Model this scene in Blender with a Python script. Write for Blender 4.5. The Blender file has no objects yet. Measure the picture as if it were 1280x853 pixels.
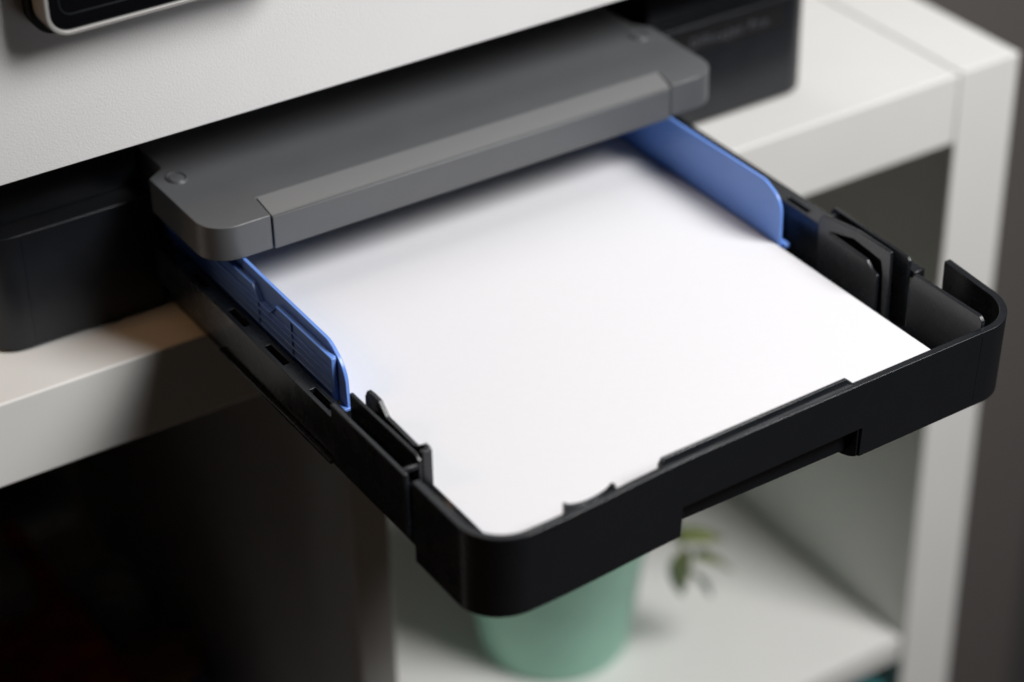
import bpy, bmesh, math, random
from mathutils import Vector
random.seed(3)
S = bpy.context.scene
C = S.collection
R = math.radians

# ---------------------------------------------------------------- camera
cd = bpy.data.cameras.new('camera')
cam = bpy.data.objects.new('camera', cd)
C.objects.link(cam)
cam.location = (-0.7493, -0.7567, 0.5305)
cam.rotation_euler = (R(56.54), R(0.98), R(-32.915))
cd.lens = 80.68
cd.sensor_width = 36.0
cd.clip_start = 0.01
cd.clip_end = 50
cd.dof.use_dof = True
cd.dof.focus_distance = 0.885
cd.dof.aperture_fstop = 3.9
cd.dof.aperture_blades = 9
S.camera = cam

# ---------------------------------------------------------------- light
w = bpy.data.worlds.new('World')
S.world = w
w.use_nodes = True
w.node_tree.nodes['Background'].inputs[0].default_value = (0.92, 0.96, 0.92, 1)
w.node_tree.nodes['Background'].inputs[1].default_value = 0.006


def area(name, loc, target, size, power, col):
    l = bpy.data.lights.new(name, 'AREA')
    l.shape = 'RECTANGLE'
    l.size, l.size_y = size
    l.energy = power
    l.color = col
    o = bpy.data.objects.new(name, l)
    C.objects.link(o)
    o.location = loc
    o.rotation_euler = (Vector(target) - Vector(loc)).to_track_quat('-Z', 'Y').to_euler()
    return o


area('softbox_key', (0.26, -0.84, 1.03), (-0.27, -0.06, 0.0), (0.58, 0.58), 27, (1.0, 0.995, 0.99))
area('softbox_overhead', (0.0, 0.22, 1.55), (-0.25, 0.05, 0.0), (0.8, 0.35), 4, (0.95, 0.97, 1.0))
area('warm_room_lamp', (-1.40, 0.10, 0.95), (-0.40, -0.05, 0.0), (0.3, 0.3), 2.0, (1.0, 0.55, 0.25))

vs = S.view_settings
vs.view_transform = 'Standard'
vs.look = 'None'
vs.exposure = 0.0
vs.gamma = 1.0
S.cycles.max_bounces = 8
S.cycles.diffuse_bounces = 5


# ---------------------------------------------------------------- materials
def mat(name, col, rough=0.5, spec=0.5, bump=0.0, bscale=1500.0, var=0.0, vscale=40.0, metal=0.0, sss=0.0,
        coat=0.0, rvar=0.0, specks=0.0):
    m = bpy.data.materials.new(name)
    m.use_nodes = True
    nt = m.node_tree
    N, L = nt.nodes, nt.links
    b = N['Principled BSDF']
    b.inputs['Base Color'].default_value = (*col, 1)
    b.inputs['Roughness'].default_value = rough
    b.inputs['Specular IOR Level'].default_value = spec
    b.inputs['Metallic'].default_value = metal
    if coat:
        b.inputs['Coat Weight'].default_value = coat
        b.inputs['Coat Roughness'].default_value = 0.05
    if sss:
        b.inputs['Subsurface Weight'].default_value = sss
        b.inputs['Subsurface Radius'].default_value = (0.002, 0.003, 0.006)
        b.inputs['Subsurface Scale'].default_value = 1.0
    tc = N.new('ShaderNodeTexCoord')
    src = tc.outputs['Object']
    colout = None
    if var:
        n = N.new('ShaderNodeTexNoise')
        n.inputs['Scale'].default_value = vscale
        n.inputs['Detail'].default_value = 5
        L.new(src, n.inputs['Vector'])
        mr = N.new('ShaderNodeMapRange')
        mr.inputs['From Min'].default_value = 0.3
        mr.inputs['From Max'].default_value = 0.7
        mr.inputs['To Min'].default_value = 1 - var
        mr.inputs['To Max'].default_value = 1 + var
        L.new(n.outputs['Fac'], mr.inputs['Value'])
        mx = N.new('ShaderNodeVectorMath')
        mx.operation = 'SCALE'
        mx.inputs[0].default_value = col
        L.new(mr.outputs[0], mx.inputs['Scale'])
        colout = mx.outputs[0]
    if specks:
        v = N.new('ShaderNodeTexVoronoi')
        v.inputs['Scale'].default_value = 260
        L.new(src, v.inputs['Vector'])
        cmp_ = N.new('ShaderNodeMath')
        cmp_.operation = 'LESS_THAN'
        cmp_.inputs[1].default_value = 0.006
        L.new(v.outputs['Distance'], cmp_.inputs[0])
        sp = N.new('ShaderNodeSeparateColor')
        L.new(v.outputs['Color'], sp.inputs[0])
        c2 = N.new('ShaderNodeMath')
        c2.operation = 'GREATER_THAN'
        c2.inputs[1].default_value = 0.86
        L.new(sp.outputs[0], c2.inputs[0])
        ml = N.new('ShaderNodeMath')
        ml.operation = 'MULTIPLY'
        L.new(cmp_.outputs[0], ml.inputs[0])
        L.new(c2.outputs[0], ml.inputs[1])
        mix = N.new('ShaderNodeMix')
        mix.data_type = 'RGBA'
        L.new(ml.outputs[0], mix.inputs['Factor'])
        if colout:
            L.new(colout, mix.inputs['A'])
        else:
            mix.inputs['A'].default_value = (*col, 1)
        mix.inputs['B'].default_value = (specks, specks, specks, 1)
        colout = mix.outputs['Result']
    if colout:
        L.new(colout, b.inputs['Base Color'])
    if rvar:
        n = N.new('ShaderNodeTexNoise')
        n.inputs['Scale'].default_value = 90
        n.inputs['Detail'].default_value = 6
        L.new(src, n.inputs['Vector'])
        mr = N.new('ShaderNodeMapRange')
        mr.inputs['From Min'].default_value = 0.3
        mr.inputs['From Max'].default_value = 0.7
        mr.inputs['To Min'].default_value = rough - rvar
        mr.inputs['To Max'].default_value = rough + rvar
        L.new(n.outputs['Fac'], mr.inputs['Value'])
        L.new(mr.outputs[0], b.inputs['Roughness'])
    if bump:
        n = N.new('ShaderNodeTexNoise')
        n.inputs['Scale'].default_value = bscale
        n.inputs['Detail'].default_value = 3
        L.new(src, n.inputs['Vector'])
        bp = N.new('ShaderNodeBump')
        bp.inputs['Strength'].default_value = bump
        bp.inputs['Distance'].default_value = 0.0002
        L.new(n.outputs['Fac'], bp.inputs['Height'])
        L.new(bp.outputs[0], b.inputs['Normal'])
    return m


M_TRAY = mat('black_tray_plastic', (0.0085, 0.0103, 0.0130), 0.27, 0.5, bump=0.02, bscale=3500, rvar=0.05, specks=0.10)
M_BASE = mat('black_printer_plastic', (0.0090, 0.0105, 0.0138), 0.36, 0.45, bump=0.2, bscale=2600, rvar=0.05, specks=0.06)
M_GREY = mat('grey_tray_plastic', (0.100, 0.103, 0.107), 0.42, 0.5, bump=0.2, bscale=2600, var=0.03, rvar=0.04)
M_STRIP = mat('light_grey_strip', (0.175, 0.176, 0.177), 0.42, 0.5, bump=0.2, bscale=2600)
M_WHITE = mat('white_textured_plastic', (0.72, 0.715, 0.705), 0.55, 0.4, bump=0.55, bscale=1150, var=0.01)
M_BLUE = mat('blue_guide_plastic', (0.14, 0.285, 0.74), 0.30, 0.5, bump=0.08, bscale=2500, sss=0.0, var=0.03)
M_PAPER = mat('white_paper', (0.70, 0.70, 0.722), 0.85, 0.15, bump=0.08, bscale=2200, var=0.006, vscale=300)
M_SHELF = mat('white_painted_board', (0.74, 0.73, 0.705), 0.38, 0.45, bump=0.03, bscale=500, var=0.012, vscale=25, rvar=0.05)
M_SILVER = mat('silver_bezel_plastic', (0.27, 0.262, 0.25), 0.35, 0.5, bump=0.1, bscale=2500)
M_GLASS = mat('black_glossy_panel', (0.003, 0.003, 0.004), 0.12, 0.5, coat=0.5)
M_DARK = mat('matte_black_bracket', (0.006, 0.006, 0.007), 0.7, 0.3)
M_LETTER = mat('grey_print', (0.10, 0.105, 0.12), 0.5, 0.4)
M_POT = mat('mint_green_glaze', (0.31, 0.57, 0.45), 0.5, 0.4, var=0.05, vscale=45)
M_SOIL = mat('dark_potting_soil', (0.03, 0.02, 0.013), 0.95, 0.2, bump=1.0, bscale=300, var=0.4, vscale=200)
M_LEAF = mat('olive_green_leaf', (0.135, 0.15, 0.030), 0.5, 0.4, var=0.25, vscale=60, sss=0.6)
M_STEM = mat('green_stem', (0.10, 0.12, 0.05), 0.6, 0.3, var=0.2)
M_WALL = mat('taupe_wall_paint', (0.145, 0.133, 0.127), 0.8, 0.2, bump=0.3, bscale=200, var=0.04, vscale=3)
M_PILLAR = mat('grey_pillar_paint', (0.20, 0.19, 0.20), 0.7, 0.3, var=0.03, vscale=5)
M_FLOOR = mat('dark_wood_floor', (0.10, 0.07, 0.05), 0.5, 0.4, var=0.3, vscale=12)
M_RED = mat('red_magazine_cover', (0.50, 0.04, 0.03), 0.35, 0.5, var=0.6, vscale=45)
M_NAVY = mat('navy_blue_tin', (0.05, 0.09, 0.42), 0.35, 0.5, var=0.2)
M_GREYBOX = mat('grey_card', (0.42, 0.42, 0.40), 0.6, 0.3, var=0.2)
M_ORANGE = mat('orange_print', (0.35, 0.16, 0.08), 0.5, 0.4, var=0.3, vscale=60)
M_TEAL = mat('teal_fabric', (0.04, 0.16, 0.17), 0.8, 0.2, bump=0.5, bscale=700, var=0.15)


# ---------------------------------------------------------------- mesh helpers
def fillet(pts, rad, seg=8):
    """pts: list of (x, y) or (x, y, r) corner points of a closed polygon; returns rounded polygon"""
    out = []
    n = len(pts)
    for i in range(n):
        p = Vector(pts[i][:2])
        r = pts[i][2] if len(pts[i]) > 2 else rad
        a = Vector(pts[i - 1][:2]) - p
        b = Vector(pts[(i + 1) % n][:2]) - p
        if r <= 0:
            out.append((p.x, p.y))
            continue
        ang = a.angle(b)
        d = min(r / math.tan(ang / 2), a.length * 0.49, b.length * 0.49)
        rr = d * math.tan(ang / 2)
        a.normalize()
        b.normalize()
        c = p + (a + b).normalized() * (rr / math.sin(ang / 2))
        s = p + a * d - c
        e = p + b * d - c
        t0 = math.atan2(s.y, s.x)
        dt = math.atan2(e.y, e.x) - t0
        while dt > math.pi:
            dt -= 2 * math.pi
        while dt < -math.pi:
            dt += 2 * math.pi
        for k in range(seg + 1):
            t = t0 + dt * k / seg
            out.append((c.x + rr * math.cos(t), c.y + rr * math.sin(t)))
    return out


def to3(axis, u, v, h):
    return {'x': (h, u, v), 'y': (u, h, v), 'z': (u, v, h)}[axis]


class MB:
    def __init__(self):
        self.v, self.f = [], []

    def prism(self, axis, pts, lo, hi, top=None):
        """extrude a polygon; top(u,v) may give the height of the hi cap"""
        n = len(pts)
        o = len(self.v)
        for (u, v) in pts:
            self.v.append(to3(axis, u, v, lo))
        for (u, v) in pts:
            self.v.append(to3(axis, u, v, top(u, v) if top else hi))
        self.f.append([o + i for i in range(n)][::-1])
        self.f.append([o + n + i for i in range(n)])
        for i in range(n):
            j = (i + 1) % n
            self.f.append([o + i, o + j, o + n + j, o + n + i])
        return self

    def box(self, x0, x1, y0, y1, z0, z1):
        return self.prism('z', [(x0, y0), (x1, y0), (x1, y1), (x0, y1)], z0, z1)

    def grid(self, us, vs_, present, mapf, w0, w1):
        """solid of present cells (i,j); mapf(u,v,w)->xyz; shared vertices, no seams"""
        idx = {}

        def vert(i, j, k):
            key = (i, j, k)
            if key not in idx:
                idx[key] = len(self.v)
                self.v.append(tuple(mapf(us[i], vs_[j], (w0, w1)[k])))
            return idx[key]
        nu, nv = len(us) - 1, len(vs_) - 1
        P = lambda i, j: 0 <= i < nu and 0 <= j < nv and present((us[i] + us[i + 1]) / 2, (vs_[j] + vs_[j + 1]) / 2)
        for i in range(nu):
            for j in range(nv):
                if not P(i, j):
                    continue
                self.f.append([vert(i, j, 0), vert(i, j + 1, 0), vert(i + 1, j + 1, 0), vert(i + 1, j, 0)])
                self.f.append([vert(i, j, 1), vert(i + 1, j, 1), vert(i + 1, j + 1, 1), vert(i, j + 1, 1)])
                for (di, dj, e) in ((-1, 0, ((i, j), (i, j + 1))), (1, 0, ((i + 1, j), (i + 1, j + 1))),
                                    (0, -1, ((i, j), (i + 1, j))), (0, 1, ((i, j + 1), (i + 1, j + 1)))):
                    if not P(i + di, j + dj):
                        (a, b) = e
                        self.f.append([vert(*a, 0), vert(*b, 0), vert(*b, 1), vert(*a, 1)])
        return self

    def tube(self, pts, r, seg=8):
        n = len(pts)
        rs = r if isinstance(r, (list, tuple)) else [r] * n
        o = len(self.v)
        for i, p in enumerate(pts):
            p = Vector(p)
            t = (Vector(pts[min(i + 1, n - 1)]) - Vector(pts[max(i - 1, 0)])).normalized()
            a = t.orthogonal().normalized() if abs(t.z) > 0.95 else t.cross(Vector((0, 0, 1))).normalized()
            b = t.cross(a)
            for k in range(seg):
                q = 2 * math.pi * k / seg
                self.v.append(tuple(p + (a * math.cos(q) + b * math.sin(q)) * rs[i]))
        for i in range(n - 1):
            for k in range(seg):
                k2 = (k + 1) % seg
                self.f.append([o + i * seg + k, o + i * seg + k2, o + (i + 1) * seg + k2, o + (i + 1) * seg + k])
        self.f.append([o + k for k in range(seg)][::-1])
        self.f.append([o + (n - 1) * seg + k for k in range(seg)])
        return self

    def lathe(self, cx, cy, prof, seg=64):
        o = len(self.v)
        for (r, z) in prof:
            for k in range(seg):
                q = 2 * math.pi * k / seg
                self.v.append((cx + r * math.cos(q), cy + r * math.sin(q), z))
        n = len(prof)
        for i in range(n - 1):
            for k in range(seg):
                k2 = (k + 1) % seg
                self.f.append([o + i * seg + k, o + i * seg + k2, o + (i + 1) * seg + k2, o + (i + 1) * seg + k])
        self.f.append([o + k for k in range(seg)][::-1])
        self.f.append([o + (n - 1) * seg + k for k in range(seg)])
        return self

    def build(self, name, m, parent=None, bevel=0.0004, seg=2, label=None):
        me = bpy.data.meshes.new(name)
        me.from_pydata(self.v, [], self.f)
        bm = bmesh.new()
        bm.from_mesh(me)
        bmesh.ops.recalc_face_normals(bm, faces=bm.faces)
        bm.to_mesh(me)
        bm.free()
        me.materials.append(m)
        for p in me.polygons:
            p.use_smooth = True
        o = bpy.data.objects.new(name, me)
        C.objects.link(o)
        if parent:
            o.parent = parent
            o.matrix_parent_inverse = parent.matrix_world.inverted()
        if bevel:
            b = o.modifiers.new('edge', 'BEVEL')
            b.width = bevel
            b.segments = seg
            b.limit_method = 'ANGLE'
            b.angle_limit = R(32)
            b.harden_normals = False
        # smooth shading only where faces meet softly
        me.set_sharp_from_angle(angle=R(32))
        if label:
            o['label'] = label
        return o


def thing(name, label, cat, loc, group=None):
    o = bpy.data.objects.new(name, None)
    C.objects.link(o)
    o.location = loc
    o.empty_display_size = 0.02
    o['label'] = label
    o['category'] = cat
    if group:
        o['group'] = group
    bpy.context.view_layer.update()
    return o


def tag(o, label, cat):
    o['label'] = label
    o['category'] = cat
    return o


# ================================================================ SETTING
wl = MB().box(-2.6, 2.6, 0.402, 0.50, -1.12, 1.7).build('wall', M_WALL, bevel=0)
wl['kind'] = 'structure'
fl = MB().box(-2.6, 2.6, -2.6, 0.401, -1.17, -1.1205).build('floor', M_FLOOR, bevel=0)
fl['kind'] = 'structure'
pl = MB().box(0.545, 0.70, 0.31, 0.4015, -1.12, 1.7).build('wall_pillar', M_PILLAR, bevel=0.002)
pl['kind'] = 'structure'

# ================================================================ SHELF UNIT
sh = thing('shelf_unit', 'white cube shelf unit carrying the printer, thick top and side boards', 'shelf unit',
           (-0.36, 0.195, -1.12))
BV = 0.0011
MB().box(-0.7355, 0.0, 0.0, 0.39, -0.0402, 0.0).build('top_board', M_SHELF, sh, BV, 3)
MB().box(0.0012, 0.0408, 0.0004, 0.39, -1.12, 0.0003).build('side_panel', M_SHELF, sh, BV, 3)
MB().box(-0.7767, -0.7367, 0.0004, 0.39, -1.12, 0.0003).build('side_panel', M_SHELF, sh, BV, 3)
for (z0, z1) in ((-0.374, -0.0407), (-0.7267, -0.3926), (-1.0795, -0.7447)):
    MB().box(-0.3605, -0.3405, 0.003, 0.388, z0, z1).build('divider', M_SHELF, sh, BV, 2)
for z in (-0.375, -0.7277):
    MB().box(-0.7355, 0.0, 0.002, 0.388, z - 0.0168, z).build('shelf_board', M_SHELF, sh, BV, 2)
MB().box(-0.7355, 0.0, 0.0, 0.39, -1.12, -1.08).build('bottom_board', M_SHELF, sh, BV, 2)

# ================================================================ PRINTER
pr = thing('printer', 'white and black inkjet printer with its paper tray slid open', 'printer', (-0.294, 0.2, 0.0))
# black base, left block with ledge, right block with ledge, back and roof of the slot
ob = fillet([(-0.506, 0.372, 0), (-0.506, 0.03, 0.0155), (-0.4285, 0.03, 0.0008), (-0.4285, 0.372, 0)], 0, 10)
MB().prism('z', ob, 0.0015, 0.0553).build('base_block', M_BASE, pr, 0.0005, 3)
ob = fillet([(-0.503, 0.37, 0), (-0.503, 0.0418, 0.012), (-0.4296, 0.0418, 0.0008), (-0.4296, 0.37, 0)], 0, 10)
MB().prism('z', ob, 0.0553, 0.1012).build('recessed_wall', M_BASE, pr, 0.0003, 1)
ob = fillet([(-0.1685, 0.372, 0), (-0.1685, 0.03, 0.0008), (-0.0735, 0.03, 0.0145), (-0.0735, 0.372, 0)], 0, 10)
MB().prism('z', ob, 0.0015, 0.0553).build('base_block', M_BASE, pr, 0.0008, 3)
ob = fillet([(-0.1675, 0.37, 0), (-0.1675, 0.0395, 0.0008), (-0.0745, 0.0395, 0.0135), (-0.0745, 0.37, 0)], 0, 10)
MB().prism('z', ob, 0.0553, 0.1012).build('recessed_wall', M_BASE, pr, 0.0003, 1)
MB().box(-0.4290, -0.1680, 0.30, 0.371, 0.0015, 0.1010).build('slot_back', M_DARK, pr, 0)
MB().box(-0.4290, -0.1680, 0.045, 0.299, 0.0008, 0.0022).build('slot_floor', M_DARK, pr, 0)
# moulding line on the left block
MB().box(-0.48815, -0.48795, 0.02985, 0.0310, 0.0028, 0.0545).build('moulding_line', M_BASE, pr, 0)
# white front cover and body
fas = fillet([(-0.519, 0.05, 0), (-0.519, -0.008, 0.010), (-0.0655, -0.008, 0.010), (-0.0655, 0.05, 0)], 0, 6)
MB().prism('z', fas, 0.1014, 0.262).build('front_cover', M_WHITE, pr, 0.0005, 2)
MB().box(-0.517, -0.0695, 0.0505, 0.37, 0.1014, 0.262).build('body', M_WHITE, pr, 0.003, 3)
# name plate with lettering
MB().box(-0.1600, -0.0925, 0.0294, 0.0303, 0.0405, 0.0525).build('name_plate', M_DARK, pr, 0.0002, 1)
tc = bpy.data.curves.new('lettering', 'FONT')
tc.body = 'OfficeJet Pro'
tc.size = 0.0068
tc.space_character = 1.28
tc.extrude = 0.0001
tmp = bpy.data.objects.new('tmp', tc)
C.objects.link(tmp)
tmp.location = (-0.1500, 0.02925, 0.0440)
tmp.rotation_euler = (R(90), 0, 0)
bpy.context.view_layer.update()
dg = bpy.context.evaluated_depsgraph_get()
lm = bpy.data.meshes.new_from_object(tmp.evaluated_get(dg))
lm.transform(tmp.matrix_world)
bpy.data.objects.remove(tmp)
lm.materials.append(M_LETTER)
lo = bpy.data.objects.new('lettering', lm)
C.objects.link(lo)
lo.parent = pr
lo.matrix_parent_inverse = pr.matrix_world.inverted()

# control panel, standing proud of the white cover
cp0 = fillet([(-0.4865, 0.1600, 0.011), (-0.372, 0.1600, 0.011), (-0.372, 0.245, 0.011), (-0.4865, 0.245, 0.011)], 0, 8)
cp = MB().prism('y', cp0, -0.0145, -0.0081).build('control_panel', M_DARK, pr, 0.0004, 2)
x0, x1, z0, z1 = -0.4848, -0.374, 0.1636, 0.243
outer = fillet([(x0, z0, .0095), (x1, z0, .0095), (x1, z1, .0095), (x0, z1, .0095)], 0, 8)
inner = fillet([(x0 + .0019, z0 + .0019, .0077), (x1 - .0019, z0 + .0019, .0077), (x1 - .0019, z1 - .0019, .0077),
                (x0 + .0019, z1 - .0019, .0077)], 0, 8)


def ring(mb, outer, inner, y0, y1):
    n = len(outer)
    o = len(mb.v)
    for P_, y in ((outer, y0), (inner, y0), (outer, y1), (inner, y1)):
        for (a, b) in P_:
            mb.v.append((a, y, b))
    for i in range(n):
        j = (i + 1) % n
        mb.f += [[o + i, o + j, o + n + j, o + n + i], [o + 2 * n + i, o + 3 * n + i, o + 3 * n + j, o + 2 * n + j],
                 [o + i, o + 2 * n + i, o + 2 * n + j, o + j], [o + n + i, o + n + j, o + 3 * n + j, o + 3 * n + i]]
    return mb


ring(MB(), outer, inner, -0.0260, -0.0142).build('bezel', M_SILVER, cp, 0.0005, 2)
MB().prism('y', inner, -0.0248, -0.0144).build('panel_glass', M_GLASS, cp, 0)
sx0, sx1, sz0, sz1 = -0.4788, -0.380, 0.1712, 0.236
so = fillet([(sx0, sz0, .005), (sx1, sz0, .005), (sx1, sz1, .005), (sx0, sz1, .005)], 0, 6)
si = fillet([(sx0 + .0005, sz0 + .0005, .0045), (sx1 - .0005, sz0 + .0005, .0045), (sx1 - .0005, sz1 - .0005, .0045),
             (sx0 + .0005, sz1 - .0005, .0045)], 0, 6)
ring(MB(), so, si, -0.02505, -0.0246).build('screen_frame', M_BASE, cp, 0)

# grey output tray with pull-out flap
ZT, ZB = 0.0700, 0.0545
outl = fillet([(-0.4265, 0.25, 0), (-0.4265, 0.0235, 0.002), (-0.4347, 0.0178, 0.0012), (-0.4347, -0.0366, 0.0205),
               (-0.4072, -0.0366, 0), (-0.4058, -0.0209, 0), (-0.2066, -0.0226, 0), (-0.2098, -0.0369, 0),
               (-0.1828, -0.0369, 0.0265), (-0.1828, 0.0165, 0.004), (-0.1885, 0.0235, 0.002), (-0.1885, 0.25, 0)], 0, 14)
ot = MB().prism('z', outl, ZB, ZT).build('output_tray', M_GREY, pr, 0.00045, 2)
fy = -0.0371
flap = [(-0.4066, fy), (-0.2105, fy - 0.0003), (-0.2071, -0.0229), (-0.40525, -0.0212)]
MB().prism('z', flap, ZB - 0.0003, ZT, top=lambda u, v: ZT + 0.0001 + 0.078 * (v + 0.0212)).build(
    'extension_flap', M_GREY, ot, 0.0004, 2)
strip = [(-0.4063, -0.0362), (-0.2101, -0.0365), (-0.2073, -0.0231), (-0.4054, -0.0214)]
MB().prism('z', strip, ZT - 0.0008, ZT, top=lambda u, v: ZT + 0.00025 + 0.078 * (v + 0.0212)).build(
    'flap_strip', M_STRIP, ot, 0)


def oval(cx, cy, rx, ry, n=36):
    return [(cx + rx * math.cos(2 * math.pi * k / n), cy + ry * math.sin(2 * math.pi * k / n)) for k in range(n)]


for (bx, by) in ((-0.4250, 0.0118), (-0.1930, 0.0112)):
    mb = MB()
    n = 40
    # shallow dished button: rim ring raised, centre domed
    prof = [(0.0, 0.00060), (0.55, 0.00058), (0.74, 0.00050), (0.80, 0.00004), (0.90, 0.00004), (0.94, 0.00060), (1.0, 0.00065), (1.08, 0.0)]
    mb.v.append((bx, by, ZT + prof[0][1]))
    for (s, h) in prof[1:]:
        for k in range(n):
            a = 2 * math.pi * k / n
            mb.v.append((bx + 0.0040 * s * math.cos(a), by + 0.0050 * s * math.sin(a), ZT + h))
    for k in range(n):
        mb.f.append([0, 1 + k, 1 + (k + 1) % n])
    for i in range(len(prof) - 2):
        for k in range(n):
            k2 = (k + 1) % n
            mb.f.append([1 + i * n + k, 1 + (i + 1) * n + k, 1 + (i + 1) * n + k2, 1 + i * n + k2])
    mb.build('tray_button', M_GREY, ot, 0)

# ================================================================ PAPER TRAY
tr = thing('paper_tray', 'black paper tray pulled out of the printer below the grey output shelf', 'paper tray',
           (-0.306, -0.1, 0.004))
# --- front cover: a U seen from above, swept as one wall with the scoop cut out
XL, XR = -0.4325, -0.1787
RL, RR = 0.0190, 0.0165
TH = 0.0031


def yf(x):
    """plan of the front face: very slightly bowed, fuller towards the left"""
    k = [(-0.4325, -0.2352), (-0.4070, -0.2352), (-0.3862, -0.2341), (-0.3600, -0.2318), (-0.3400, -0.2307), (-0.2920, -0.2298),
         (-0.2233, -0.2289), (-0.1780, -0.2284)]
    for (a, b) in zip(k[:-1], k[1:]):
        if x <= b[0]:
            t = max(0.0, (x - a[0]) / (b[0] - a[0]))
            return a[1] + (b[1] - a[1]) * t
    return k[-1][1]


def yfs(x):
    return sum(yf(x + d) for d in (-0.012, -0.006, 0, 0.006, 0.012)) / 5


def path():
    pts = [(XL, -0.1865, 1, 0), (XL, -0.2000, 1, 0)]
    yl = yfs(XL + RL)
    for k in range(0, 15):
        a = math.pi + (math.pi / 2) * k / 14
        pts.append((XL + RL + RL * math.cos(a), yl + RL + RL * math.sin(a), -math.cos(a), -math.sin(a)))
    for x in (-0.4100, -0.4040, -0.3980, -0.3900, -0.3820, -0.3740, -0.3660, -0.3580, -0.3510, -0.3448, -0.3445, -0.3360,
              -0.3280, -0.3100, -0.2900, -0.2740, -0.2588, -0.2585, -0.2400, -0.2230, -0.2060):
        d = (yfs(x + 0.002) - yfs(x - 0.002)) / 0.004
        n_ = math.hypot(1, d)
        pts.append((x, yfs(x), -d / n_, 1 / n_))
    yr = yfs(XR - RR)
    for k in range(0, 15):
        a = -math.pi / 2 + (math.pi / 2) * k / 14
        pts.append((XR - RR + RR * math.cos(a), yr + RR + RR * math.sin(a), -math.cos(a), -math.sin(a)))
    pts.append((XR, -0.1850, -1, 0))
    out = []
    s_ = 0
    prev = None
    for p in pts:
        if prev:
            s_ += math.hypot(p[0] - prev[0], p[1] - prev[1])
        out.append((s_, *p))
        prev = p
    return out


st = path()
SS = [p[0] for p in st]
byS = {p[0]: p for p in st}
s_at = lambda x: min((abs(p[1] - x), p[0]) for p in st)[1]
sA, sB = s_at(-0.3445), s_at(-0.2588)
s_r0 = SS[-16]
sEnd = SS[-1]


def wallmap(s, v, d):
    _, x, y, nx, ny = byS[s]
    # v in 0..1 bottom..top ; the top rises a little along the right-hand return
    zt = 0.0412
    if s > s_r0:
        zt += 0.0040 * min(1, (s - s_r0) / (sEnd - s_r0) * 1.25) ** 1.3
    zb = 0.0052
    levels = {0: zb, 1: 0.0190, 2: zt}
    z = levels[v]
    dr = 0.0020 * (1 - (z - zb) / (zt - zb)) * max(0.0, ny)   # slight draft of the front towards the bottom
    return (x + nx * d, y + ny * d + dr, z)


MB().grid(SS, [0, 1, 2], lambda s, v: not (sA < s < sB and v < 1), wallmap, 0.0, TH).build(
    'front_cover', M_TRAY, tr, 0.00045, 3)
fc = bpy.data.objects['front_cover'] if bpy.data.objects['front_cover'].parent == tr else bpy.data.objects['front_cover.001']
wn = fc.modifiers.new('normals', 'WEIGHTED_NORMAL')
wn.keep_sharp = True
wn.weight = 80

# parting lines of the cover at the right corner
MB().prism('x', [(-0.22685, 0.0075), (-0.22865, 0.0395), (-0.2270, 0.0395), (-0.2255, 0.0075)], -0.20035, -0.2002).build('moulding_line', M_BASE, tr, 0)
# scoop under the handle: rounded cheeks and a back wall
prof = [(-0.2266, 0.0054), (-0.2272, 0.0215), (-0.2050, 0.0215), (-0.2050, 0.0008), (-0.2110, 0.0008),
        (-0.2150, 0.0011), (-0.2190, 0.0018), (-0.2225, 0.0030), (-0.2250, 0.0043)]
MB().prism('x', prof, -0.2600, -0.2583).build('scoop_cheek', M_TRAY, tr, 0.0002, 1)
MB().prism('x', prof, -0.3450, -0.3433).build('scoop_cheek', M_TRAY, tr, 0.0002, 1)
MB().box(-0.3450, -0.2583, -0.2222, -0.2206, 0.0064, 0.0235).build('scoop_wall', M_TRAY, tr, 0.0002, 1)
MB().box(-0.3450, -0.2583, -0.2262, -0.2223, 0.0195, 0.0215).build('scoop_roof', M_TRAY, tr, 0.0002, 1)
# raised grip tab inside the front wall
tab = [(-0.3545, 0.030), (-0.2640, 0.030), (-0.2640, 0.0412), (-0.2668, 0.0437), (-0.3530, 0.0437), (-0.3545, 0.0412)]
mb = MB()
n = len(tab)
for (x, z) in tab:
    mb.v.append((x, -0.2280 - 0.022 * (-0.2640 - x) + max(0.0, (z - 0.0412) * 0.90), z))
for (x, z) in tab:
    mb.v.append((x, -0.2247 - 0.022 * (-0.2640 - x), z))
mb.f += [[i for i in range(n)], [n + i for i in range(n)][::-1]]
for i in range(n):
    j = (i + 1) % n
    mb.f.append([i, n + i, n + j, j])
mb.build('grip_tab', M_TRAY, tr, 0.0003, 2)
# small saddle clip beside it: two horns joined by a hollow curve
cv = []
for k in range(13):
    t = k / 12
    cv.append((-0.3962 + 0.0190 * t, 0.0412 + 0.0020 * (2 * t - 1) ** 2))
poly = [(-0.3975, 0.030), (-0.3755, 0.030), (-0.3757, 0.0440), (-0.3767, 0.0442)] + cv[::-1][1:-1] + [(-0.3964, 0.0440), (-0.3972, 0.0442)]
MB().prism('y', poly, -0.2316, -0.2296).build('paper_clip_saddle', M_TRAY, tr, 0.00025, 2)

# --- tray floor and inner walls
MB().box(-0.4235, -0.1905, -0.2170, 0.22, 0.0055, 0.0078).build('tray_floor', M_TRAY, tr, 0.0003, 1)

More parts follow.
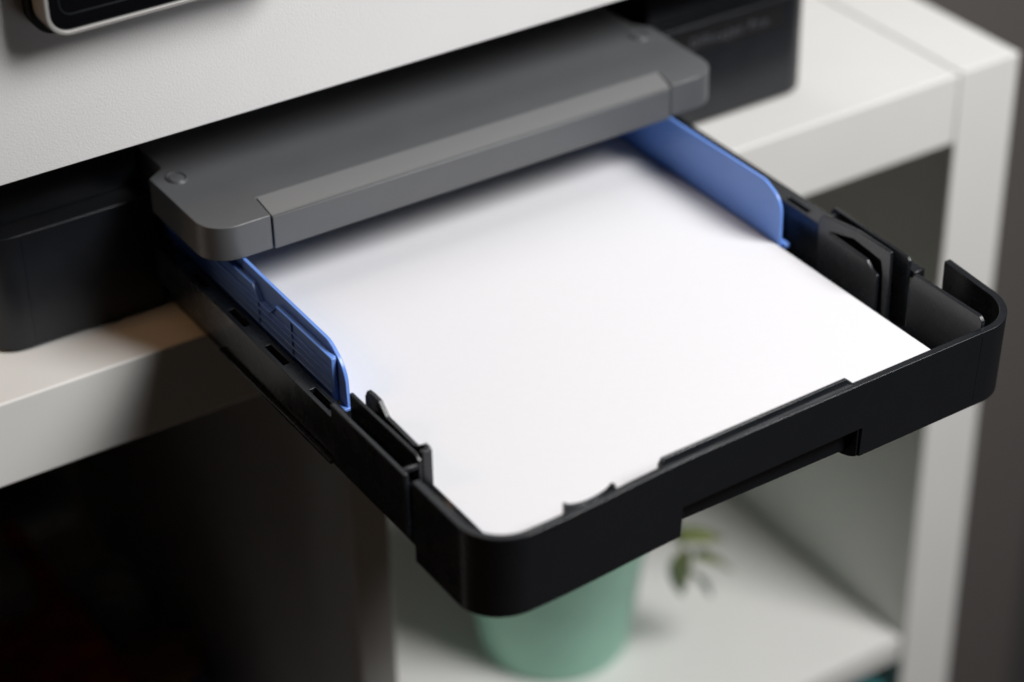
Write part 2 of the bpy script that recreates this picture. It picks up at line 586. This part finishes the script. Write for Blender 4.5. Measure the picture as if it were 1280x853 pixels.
# --- left rail: long strip with slots, wall under it
ys = [-0.1290, -0.1245, -0.1085, -0.0882, -0.0724, -0.0554, -0.0407, -0.0200, -0.0080, 0.0060, 0.0240]
xs = [-0.4336, -0.4317, -0.4288, -0.4268]
slot = lambda u, v: (-0.4317 < v < -0.4288) and any(a < u < b for a, b in
                                                     ((-0.1245, -0.1085), (-0.0882, -0.0724), (-0.0554, -0.0407), (-0.0200, -0.0080)))
MB().grid(ys, xs, lambda u, v: not slot(u, v), lambda u, v, w_: (v, u, w_), 0.0336, 0.0360).build(
    'side_rail', M_TRAY, tr, 0.0002, 2)
MB().box(-0.4333, -0.4319, -0.1290, 0.0240, 0.0172, 0.03355).build('side_wall', M_TRAY, tr, 0.0003, 2)
MB().box(-0.4352, -0.4318, -0.1290, -0.0360, 0.0146, 0.0164).build('runner_lip', M_TRAY, tr, 0.0003, 2)
MB().box(-0.4286, -0.4270, -0.1800, 0.0240, 0.0060, 0.0334).build('inner_wall', M_TRAY, tr, 0.0002, 1)
MB().box(-0.4268, -0.4236, -0.2000, 0.0240, 0.0060, 0.0120).build('inner_ledge', M_TRAY, tr, 0.0002, 1)
MB().box(-0.4268, -0.4240, 0.0250, 0.22, 0.0060, 0.0340).build('rear_wall', M_TRAY, tr, 0.0003, 1)

# --- left latch block: outer slab, middle rib, inner paddle, all different heights
MB().prism('x', [(-0.1295, 0.0148), (-0.1295, 0.0425), (-0.1830, 0.0425), (-0.1830, 0.0148)], -0.4338, -0.4318).build(
    'latch_slab', M_TRAY, tr, 0.0004, 3)
MB().box(-0.4317, -0.4259, -0.1800, -0.1785, 0.0400, 0.0422).build('latch_stop', M_TRAY, tr, 0.0003, 2)
MB().prism('x', fillet([(-0.1300, 0.010), (-0.1300, 0.0445, .0005), (-0.1780, 0.0450, .0006), (-0.1800, 0.0435, .0006),
                        (-0.1800, 0.010)], 0, 3), -0.4258, -0.4242).build('latch_rib', M_TRAY, tr, 0.0004, 3)
MB().box(-0.4316, -0.4258, -0.1784, -0.1300, 0.0180, 0.0300).build('latch_channel', M_TRAY, tr, 0.0003, 1)
MB().prism('x', fillet([(-0.1345, 0.010), (-0.1345, 0.0440), (-0.1362, 0.0474, .0004), (-0.1400, 0.0478, .0012),
                        (-0.1446, 0.0477, .001), (-0.1500, 0.0432, .001), (-0.1700, 0.0427, .001), (-0.1725, 0.0440, .001),
                        (-0.1760, 0.0470, .001), (-0.1790, 0.0470, .0003), (-0.1790, 0.010)], 0.0002, 3),
           -0.4216, -0.4198).build('latch_paddle', M_TRAY, tr, 0.00035, 3)
MB().box(-0.4242, -0.4216, -0.1420, -0.1405, 0.0200, 0.0405).build('latch_web', M_TRAY, tr, 0.0003, 2)

MB().box(-0.4241, -0.4199, -0.1802, -0.1780, 0.0100, 0.0466).build('latch_end', M_TRAY, tr, 0.0003, 2)

# --- right rail with slots
ys2 = [-0.1300, -0.1175, -0.1030, -0.0870, -0.0720, -0.0560, -0.0410, -0.0250, -0.0100, 0.0240]
xs2 = [-0.1992, -0.1975, -0.1950, -0.1905]
slot2 = lambda u, v: (-0.1975 < v < -0.1950) and any(a < u < b for a, b in
                                                      ((-0.1175, -0.1030), (-0.0870, -0.0720), (-0.0560, -0.0410), (-0.0250, -0.0100)))
MB().grid(ys2, xs2, lambda u, v: not slot2(u, v), lambda u, v, w_: (v, u, w_), 0.0385, 0.0405).build(
    'side_rail', M_TRAY, tr, 0.0002, 2)
MB().box(-0.1985, -0.1970, -0.1300, 0.0240, 0.0060, 0.0384).build('inner_wall', M_TRAY, tr, 0.0002, 1)
MB().box(-0.1930, -0.1908, -0.1300, 0.0240, 0.0170, 0.0384).build('side_wall', M_TRAY, tr, 0.0002, 1)
MB().box(-0.1905, -0.1885, 0.0250, 0.22, 0.0060, 0.0340).build('rear_wall', M_TRAY, tr, 0.0003, 1)

# --- right latch: arched paddle with slot, tall thin rib, box, long plate
arm = [(-0.1295, 0.0085), (-0.1293, 0.0440), (-0.1321, 0.0474), (-0.1543, 0.0504), (-0.1741, 0.0503), (-0.1743, 0.0085),
       (-0.1718, 0.0085), (-0.1700, 0.0383), (-0.1687, 0.0437), (-0.1613, 0.0446), (-0.1516, 0.0455), (-0.1366, 0.0417),
       (-0.1366, 0.0405), (-0.1600, 0.0397), (-0.1632, 0.0367), (-0.1669, 0.0356), (-0.1667, 0.0085)]
MB().prism('x', arm, -0.2010, -0.1994).build('latch_paddle', M_TRAY, tr, 0.00035, 3)
MB().box(-0.1993, -0.1930, -0.1312, -0.1295, 0.0100, 0.0445).build('latch_web', M_TRAY, tr, 0.0003, 2)
MB().prism('x', fillet([(-0.1255, 0.010), (-0.1255, 0.0430), (-0.1275, 0.0456, .0006), (-0.1735, 0.0446, .0004),
                        (-0.1750, 0.0435), (-0.1752, 0.010)], 0.0002, 3), -0.1915, -0.1900).build(
    'latch_rib', M_TRAY, tr, 0.00035, 3)
MB().box(-0.1900, -0.1848, -0.1775, -0.1690, 0.0352, 0.0388).build('latch_box', M_TRAY, tr, 0.0003, 2)
MB().box(-0.1898, -0.1880, -0.1700, -0.1690, 0.0100, 0.0351).build('latch_box_wall', M_TRAY, tr, 0.0003, 2)
MB().box(-0.1990, -0.1902, -0.1765, -0.1600, 0.0085, 0.0120).build('latch_foot', M_TRAY, tr, 0.0004, 2)
MB().prism('x', fillet([(-0.1838, 0.0085), (-0.1838, 0.0410, .002), (-0.1860, 0.0450, .0015), (-0.2232, 0.0452, .002),
                        (-0.2252, 0.0432, .001), (-0.2240, 0.0085)], 0.0002, 4), -0.1984, -0.1966).build(
    'inner_plate', M_TRAY, tr, 0.00035, 3)
MB().box(-0.1810, -0.1798, -0.2125, -0.2120, 0.0360, 0.0420).build('moulding_line', M_BASE, tr, 0)

# --- blue width guides (sub-parts: outer shell, ribs, foot)
yz = fillet([(0.10, 0.0290, 0), (0.10, 0.0530, 0), (-0.0300, 0.0541, 0), (-0.1068, 0.0533, .012), (-0.1180, 0.0460, .014),
             (-0.1186, 0.0290, .0)], 0, 10)
g = MB().prism('x', yz, -0.4210, -0.4193).build('width_guide', M_BLUE, tr, 0.0003, 2)
sh_top = [(0.08, 0.0486), (-0.0483, 0.0496), (-0.0539, 0.0437), (-0.0622, 0.0434), (-0.0680, 0.0492), (-0.1123, 0.0495)]
XO = -0.4236
mb = MB()
for (a, b) in zip(sh_top[:-1], sh_top[1:]):
    mb.prism('x', [(a[0], a[1] - 0.0010), (a[0], a[1]), (b[0], b[1]), (b[0], b[1] - 0.0010)], XO, -0.42105)
mb.build('guide_rim', M_BLUE, g, 0.00035, 3)
MB().box(XO, -0.42105, -0.1128, -0.1112, 0.0295, 0.0491).build('guide_post', M_BLUE, g, 0.0006, 3)
back = [(0.08, 0.0295)] + [(a, b - 0.0011) for (a, b) in sh_top[:-1]] + [(-0.1111, 0.0484), (-0.1111, 0.0295)]
MB().prism('x', back, -0.4226, -0.4220).build('guide_shell', M_BLUE, g, 0)
MB().box(-0.4234, -0.42265, -0.0800, -0.0790, 0.0300, 0.0480).build('guide_web', M_BLUE, g, 0.0001, 1)
MB().box(-0.4234, -0.42265, -0.0520, -0.0510, 0.0300, 0.0440).build('guide_web', M_BLUE, g, 0.0001, 1)
for z in (0.0325, 0.0362, 0.0399, 0.0432):
    MB().box(-0.4235, -0.42265, -0.1110, 0.078, z, z + 0.0006).build('guide_rib', M_BLUE, g, 0.0001, 1)
MB().box(-0.4240, -0.4188, -0.1194, -0.1150, 0.0280, 0.0294).build('guide_foot', M_BLUE, g, 0.0003, 2)

yz = fillet([(0.10, 0.0250, 0), (0.10, 0.0540, 0), (-0.0300, 0.0545, 0), (-0.1050, 0.0550, .011), (-0.1165, 0.0500, .012),
             (-0.1168, 0.0250, .0)], 0, 10)
g = MB().prism('x', yz, -0.2112, -0.2096).build('width_guide', M_BLUE, tr, 0.0004, 3)
MB().box(-0.2095, -0.2068, -0.1185, 0.08, 0.0270, 0.0292).build('guide_foot', M_BLUE, g, 0.0004, 2)
MB().box(-0.2095, -0.2040, -0.1000, 0.08, 0.0150, 0.0410).build('guide_shell', M_BLUE, g, 0.0004, 2)

# ================================================================ PAPER
mb = MB()
mb.box(-0.4186, -0.2118, -0.2202, 0.10, 0.0080, 0.0282)
# a few loose top sheets, a hair apart
for k in range(6):
    d = random.uniform(-0.00025, 0.00025)
    mb.box(-0.4187 + d, -0.2119 + d, -0.2202 + d, 0.10, 0.02825 + k * 0.00014, 0.02835 + k * 0.00014)
pp = mb.build('paper_stack', M_PAPER, None, 0)
tag(pp, 'stack of blank white printer paper lying in the open black tray', 'paper')

# ================================================================ POTTED PLANT
pt = thing('potted_plant', 'small leafy plant in a mint green pot on the shelf below the tray', 'potted plant',
           (-0.170, 0.119, -0.375))
px, py = -0.170, 0.119
MB().lathe(px, py, [(0.0405, -0.3745), (0.043, -0.3735), (0.0447, -0.370), (0.0585, -0.262), (0.0595, -0.2605),
                    (0.0585, -0.2592), (0.0560, -0.2600), (0.0545, -0.2750)]).build('pot', M_POT, pt, 0)
MB().lathe(px, py, [(0.0560, -0.2765), (0.0560, -0.2735), (0.05, -0.2728), (0.02, -0.2715), (0.001, -0.2710)], 32).build('soil', M_SOIL, pt, 0)


def leaf(base, direction, length, width, droop=0.15):
    d = Vector(direction).normalized()
    side = d.cross(Vector((0, 0, 1)))
    if side.length < 0.1:
        side = Vector((1, 0, 0))
    side.normalize()
    up = side.cross(d)
    n = 7
    mb = MB()
    for i in range(n + 1):
        t = i / n
        wd = width * (math.sin(math.pi * min(1, t ** 0.8)) ** 0.8 + 0.02)
        c = Vector(base) + d * length * t - Vector((0, 0, 1)) * droop * length * t * t
        for s, h in ((-1, 0.18), (0, 0), (1, 0.18)):
            mb.v.append(tuple(c + side * s * wd * 0.5 + up * h * wd))
    for i in range(n):
        for k in range(2):
            a = i * 3 + k
            mb.f.append([a, a + 1, a + 4, a + 3])
    o = mb.build('leaf', M_LEAF, pt, 0)
    sd = o.modifiers.new('thickness', 'SOLIDIFY')
    sd.thickness = 0.0004
    return o


def stem(pts, leaves):
    MB().tube(pts, [0.0011 - 0.0006 * i / (len(pts) - 1) for i in range(len(pts))], 7).build('stem', M_STEM, pt, 0)
    for (b, d, l, w_) in leaves:
        leaf(b, d, l, w_)


# the stem that reaches out past the tray, with the four leaves in view
stem([(-0.160, 0.108, -0.276), (-0.155, 0.090, -0.240), (-0.146, 0.070, -0.226), (-0.133, 0.056, -0.245), (-0.128, 0.052, -0.282), (-0.121, 0.052, -0.305)],
     [((-0.1330, 0.054, -0.2780), (1, 0.0, -0.22), 0.037, 0.018),
      ((-0.1270, 0.052, -0.2840), (0.0, 0.0, -1), 0.030, 0.016),
      ((-0.1190, 0.052, -0.2950), (1, 0, -0.62), 0.034, 0.018),
      ((-0.1200, 0.056, -0.3050), (0.7, 0.1, -1), 0.033, 0.012)])
for k in range(5):
    a = 1.2 + k * 1.25
    r1, r2 = 0.010, 0.024
    z2 = -0.215 + 0.008 * math.sin(k * 2.1)
    p0 = (px + r1 * math.cos(a) * 0.6, py + r1 * math.sin(a) * 0.6, -0.276)
    p1 = (px + r1 * math.cos(a) * 1.4, py + r1 * math.sin(a) * 1.4, -0.245)
    p2 = (px + r2 * math.cos(a), py + r2 * math.sin(a), z2)
    lv = []
    for j in range(4):
        t = 0.35 + 0.2 * j
        b = Vector(p1).lerp(Vector(p2), t)
        q = a + (1.0 if j % 2 else -1.0)
        lv.append((tuple(b), (math.cos(q), math.sin(q), 0.25), 0.020, 0.010))
    stem([p0, p1, p2], lv)

# ================================================================ THINGS IN THE SHADE OF THE LEFT COMPARTMENT
mg = thing('book_pile', 'dark pile of books with a dull red cover on top, left compartment', 'books',
           (-0.478, 0.21, -0.375))
for k in range(5):
    dx = 0.002 * math.sin(k * 2.3)
    MB().box(-0.538 + dx, -0.417 + dx, 0.09, 0.34 + 0.003 * math.cos(k), -0.3745 + k * 0.011, -0.3640 + k * 0.011).build(
        'book', [M_GREYBOX, M_NAVY, M_GREYBOX, M_DARK, M_RED][k], mg, 0.0012, 2)
cb = MB().box(-0.480, -0.440, 0.25, 0.31, -0.3190, -0.2950).build('card_box', M_GREYBOX, None, 0.001, 2)
tag(cb, 'small grey cardboard box lying on the dark book pile', 'box')
tn = thing('round_tin', 'navy blue round tin with an orange band, beside the book pile', 'tin', (-0.385, 0.235, -0.375))
MB().lathe(-0.3875, 0.200, [(0.0235, -0.3748), (0.0245, -0.3740), (0.0245, -0.350)], 32).build('tin_body', M_NAVY, tn, 0)
MB().lathe(-0.3875, 0.200, [(0.0252, -0.3498), (0.0252, -0.342), (0.0245, -0.3412), (0.02, -0.3408)], 32).build('lid', M_ORANGE, tn, 0)
jr = MB().lathe(-0.389, 0.262, [(0.018, -0.3748), (0.022, -0.372), (0.024, -0.345), (0.018, -0.328), (0.012, -0.324),
                              (0.012, -0.318), (0.010, -0.3175)], 32).build('jar', M_GREYBOX, None, 0)
tag(jr, 'small grey jar behind the navy tin in the dark left compartment', 'jar')
tb = MB().box(-0.115, -0.0045, 0.004, 0.20, -0.7275, -0.4125).build('fabric_box', M_TEAL, None, 0.004, 3)
tag(tb, 'teal fabric storage box in the compartment under the plant', 'storage box')
bx = MB().box(-0.730, -0.545, 0.03, 0.36, -0.3745, -0.0900).build('bounce_blocker_box', M_DARK, None, 0.003, 2)  # added black box, keeps the lit left panel from bouncing light inside
tag(bx, 'added black box at the far left, blocking bounced light in the compartment', 'storage box')
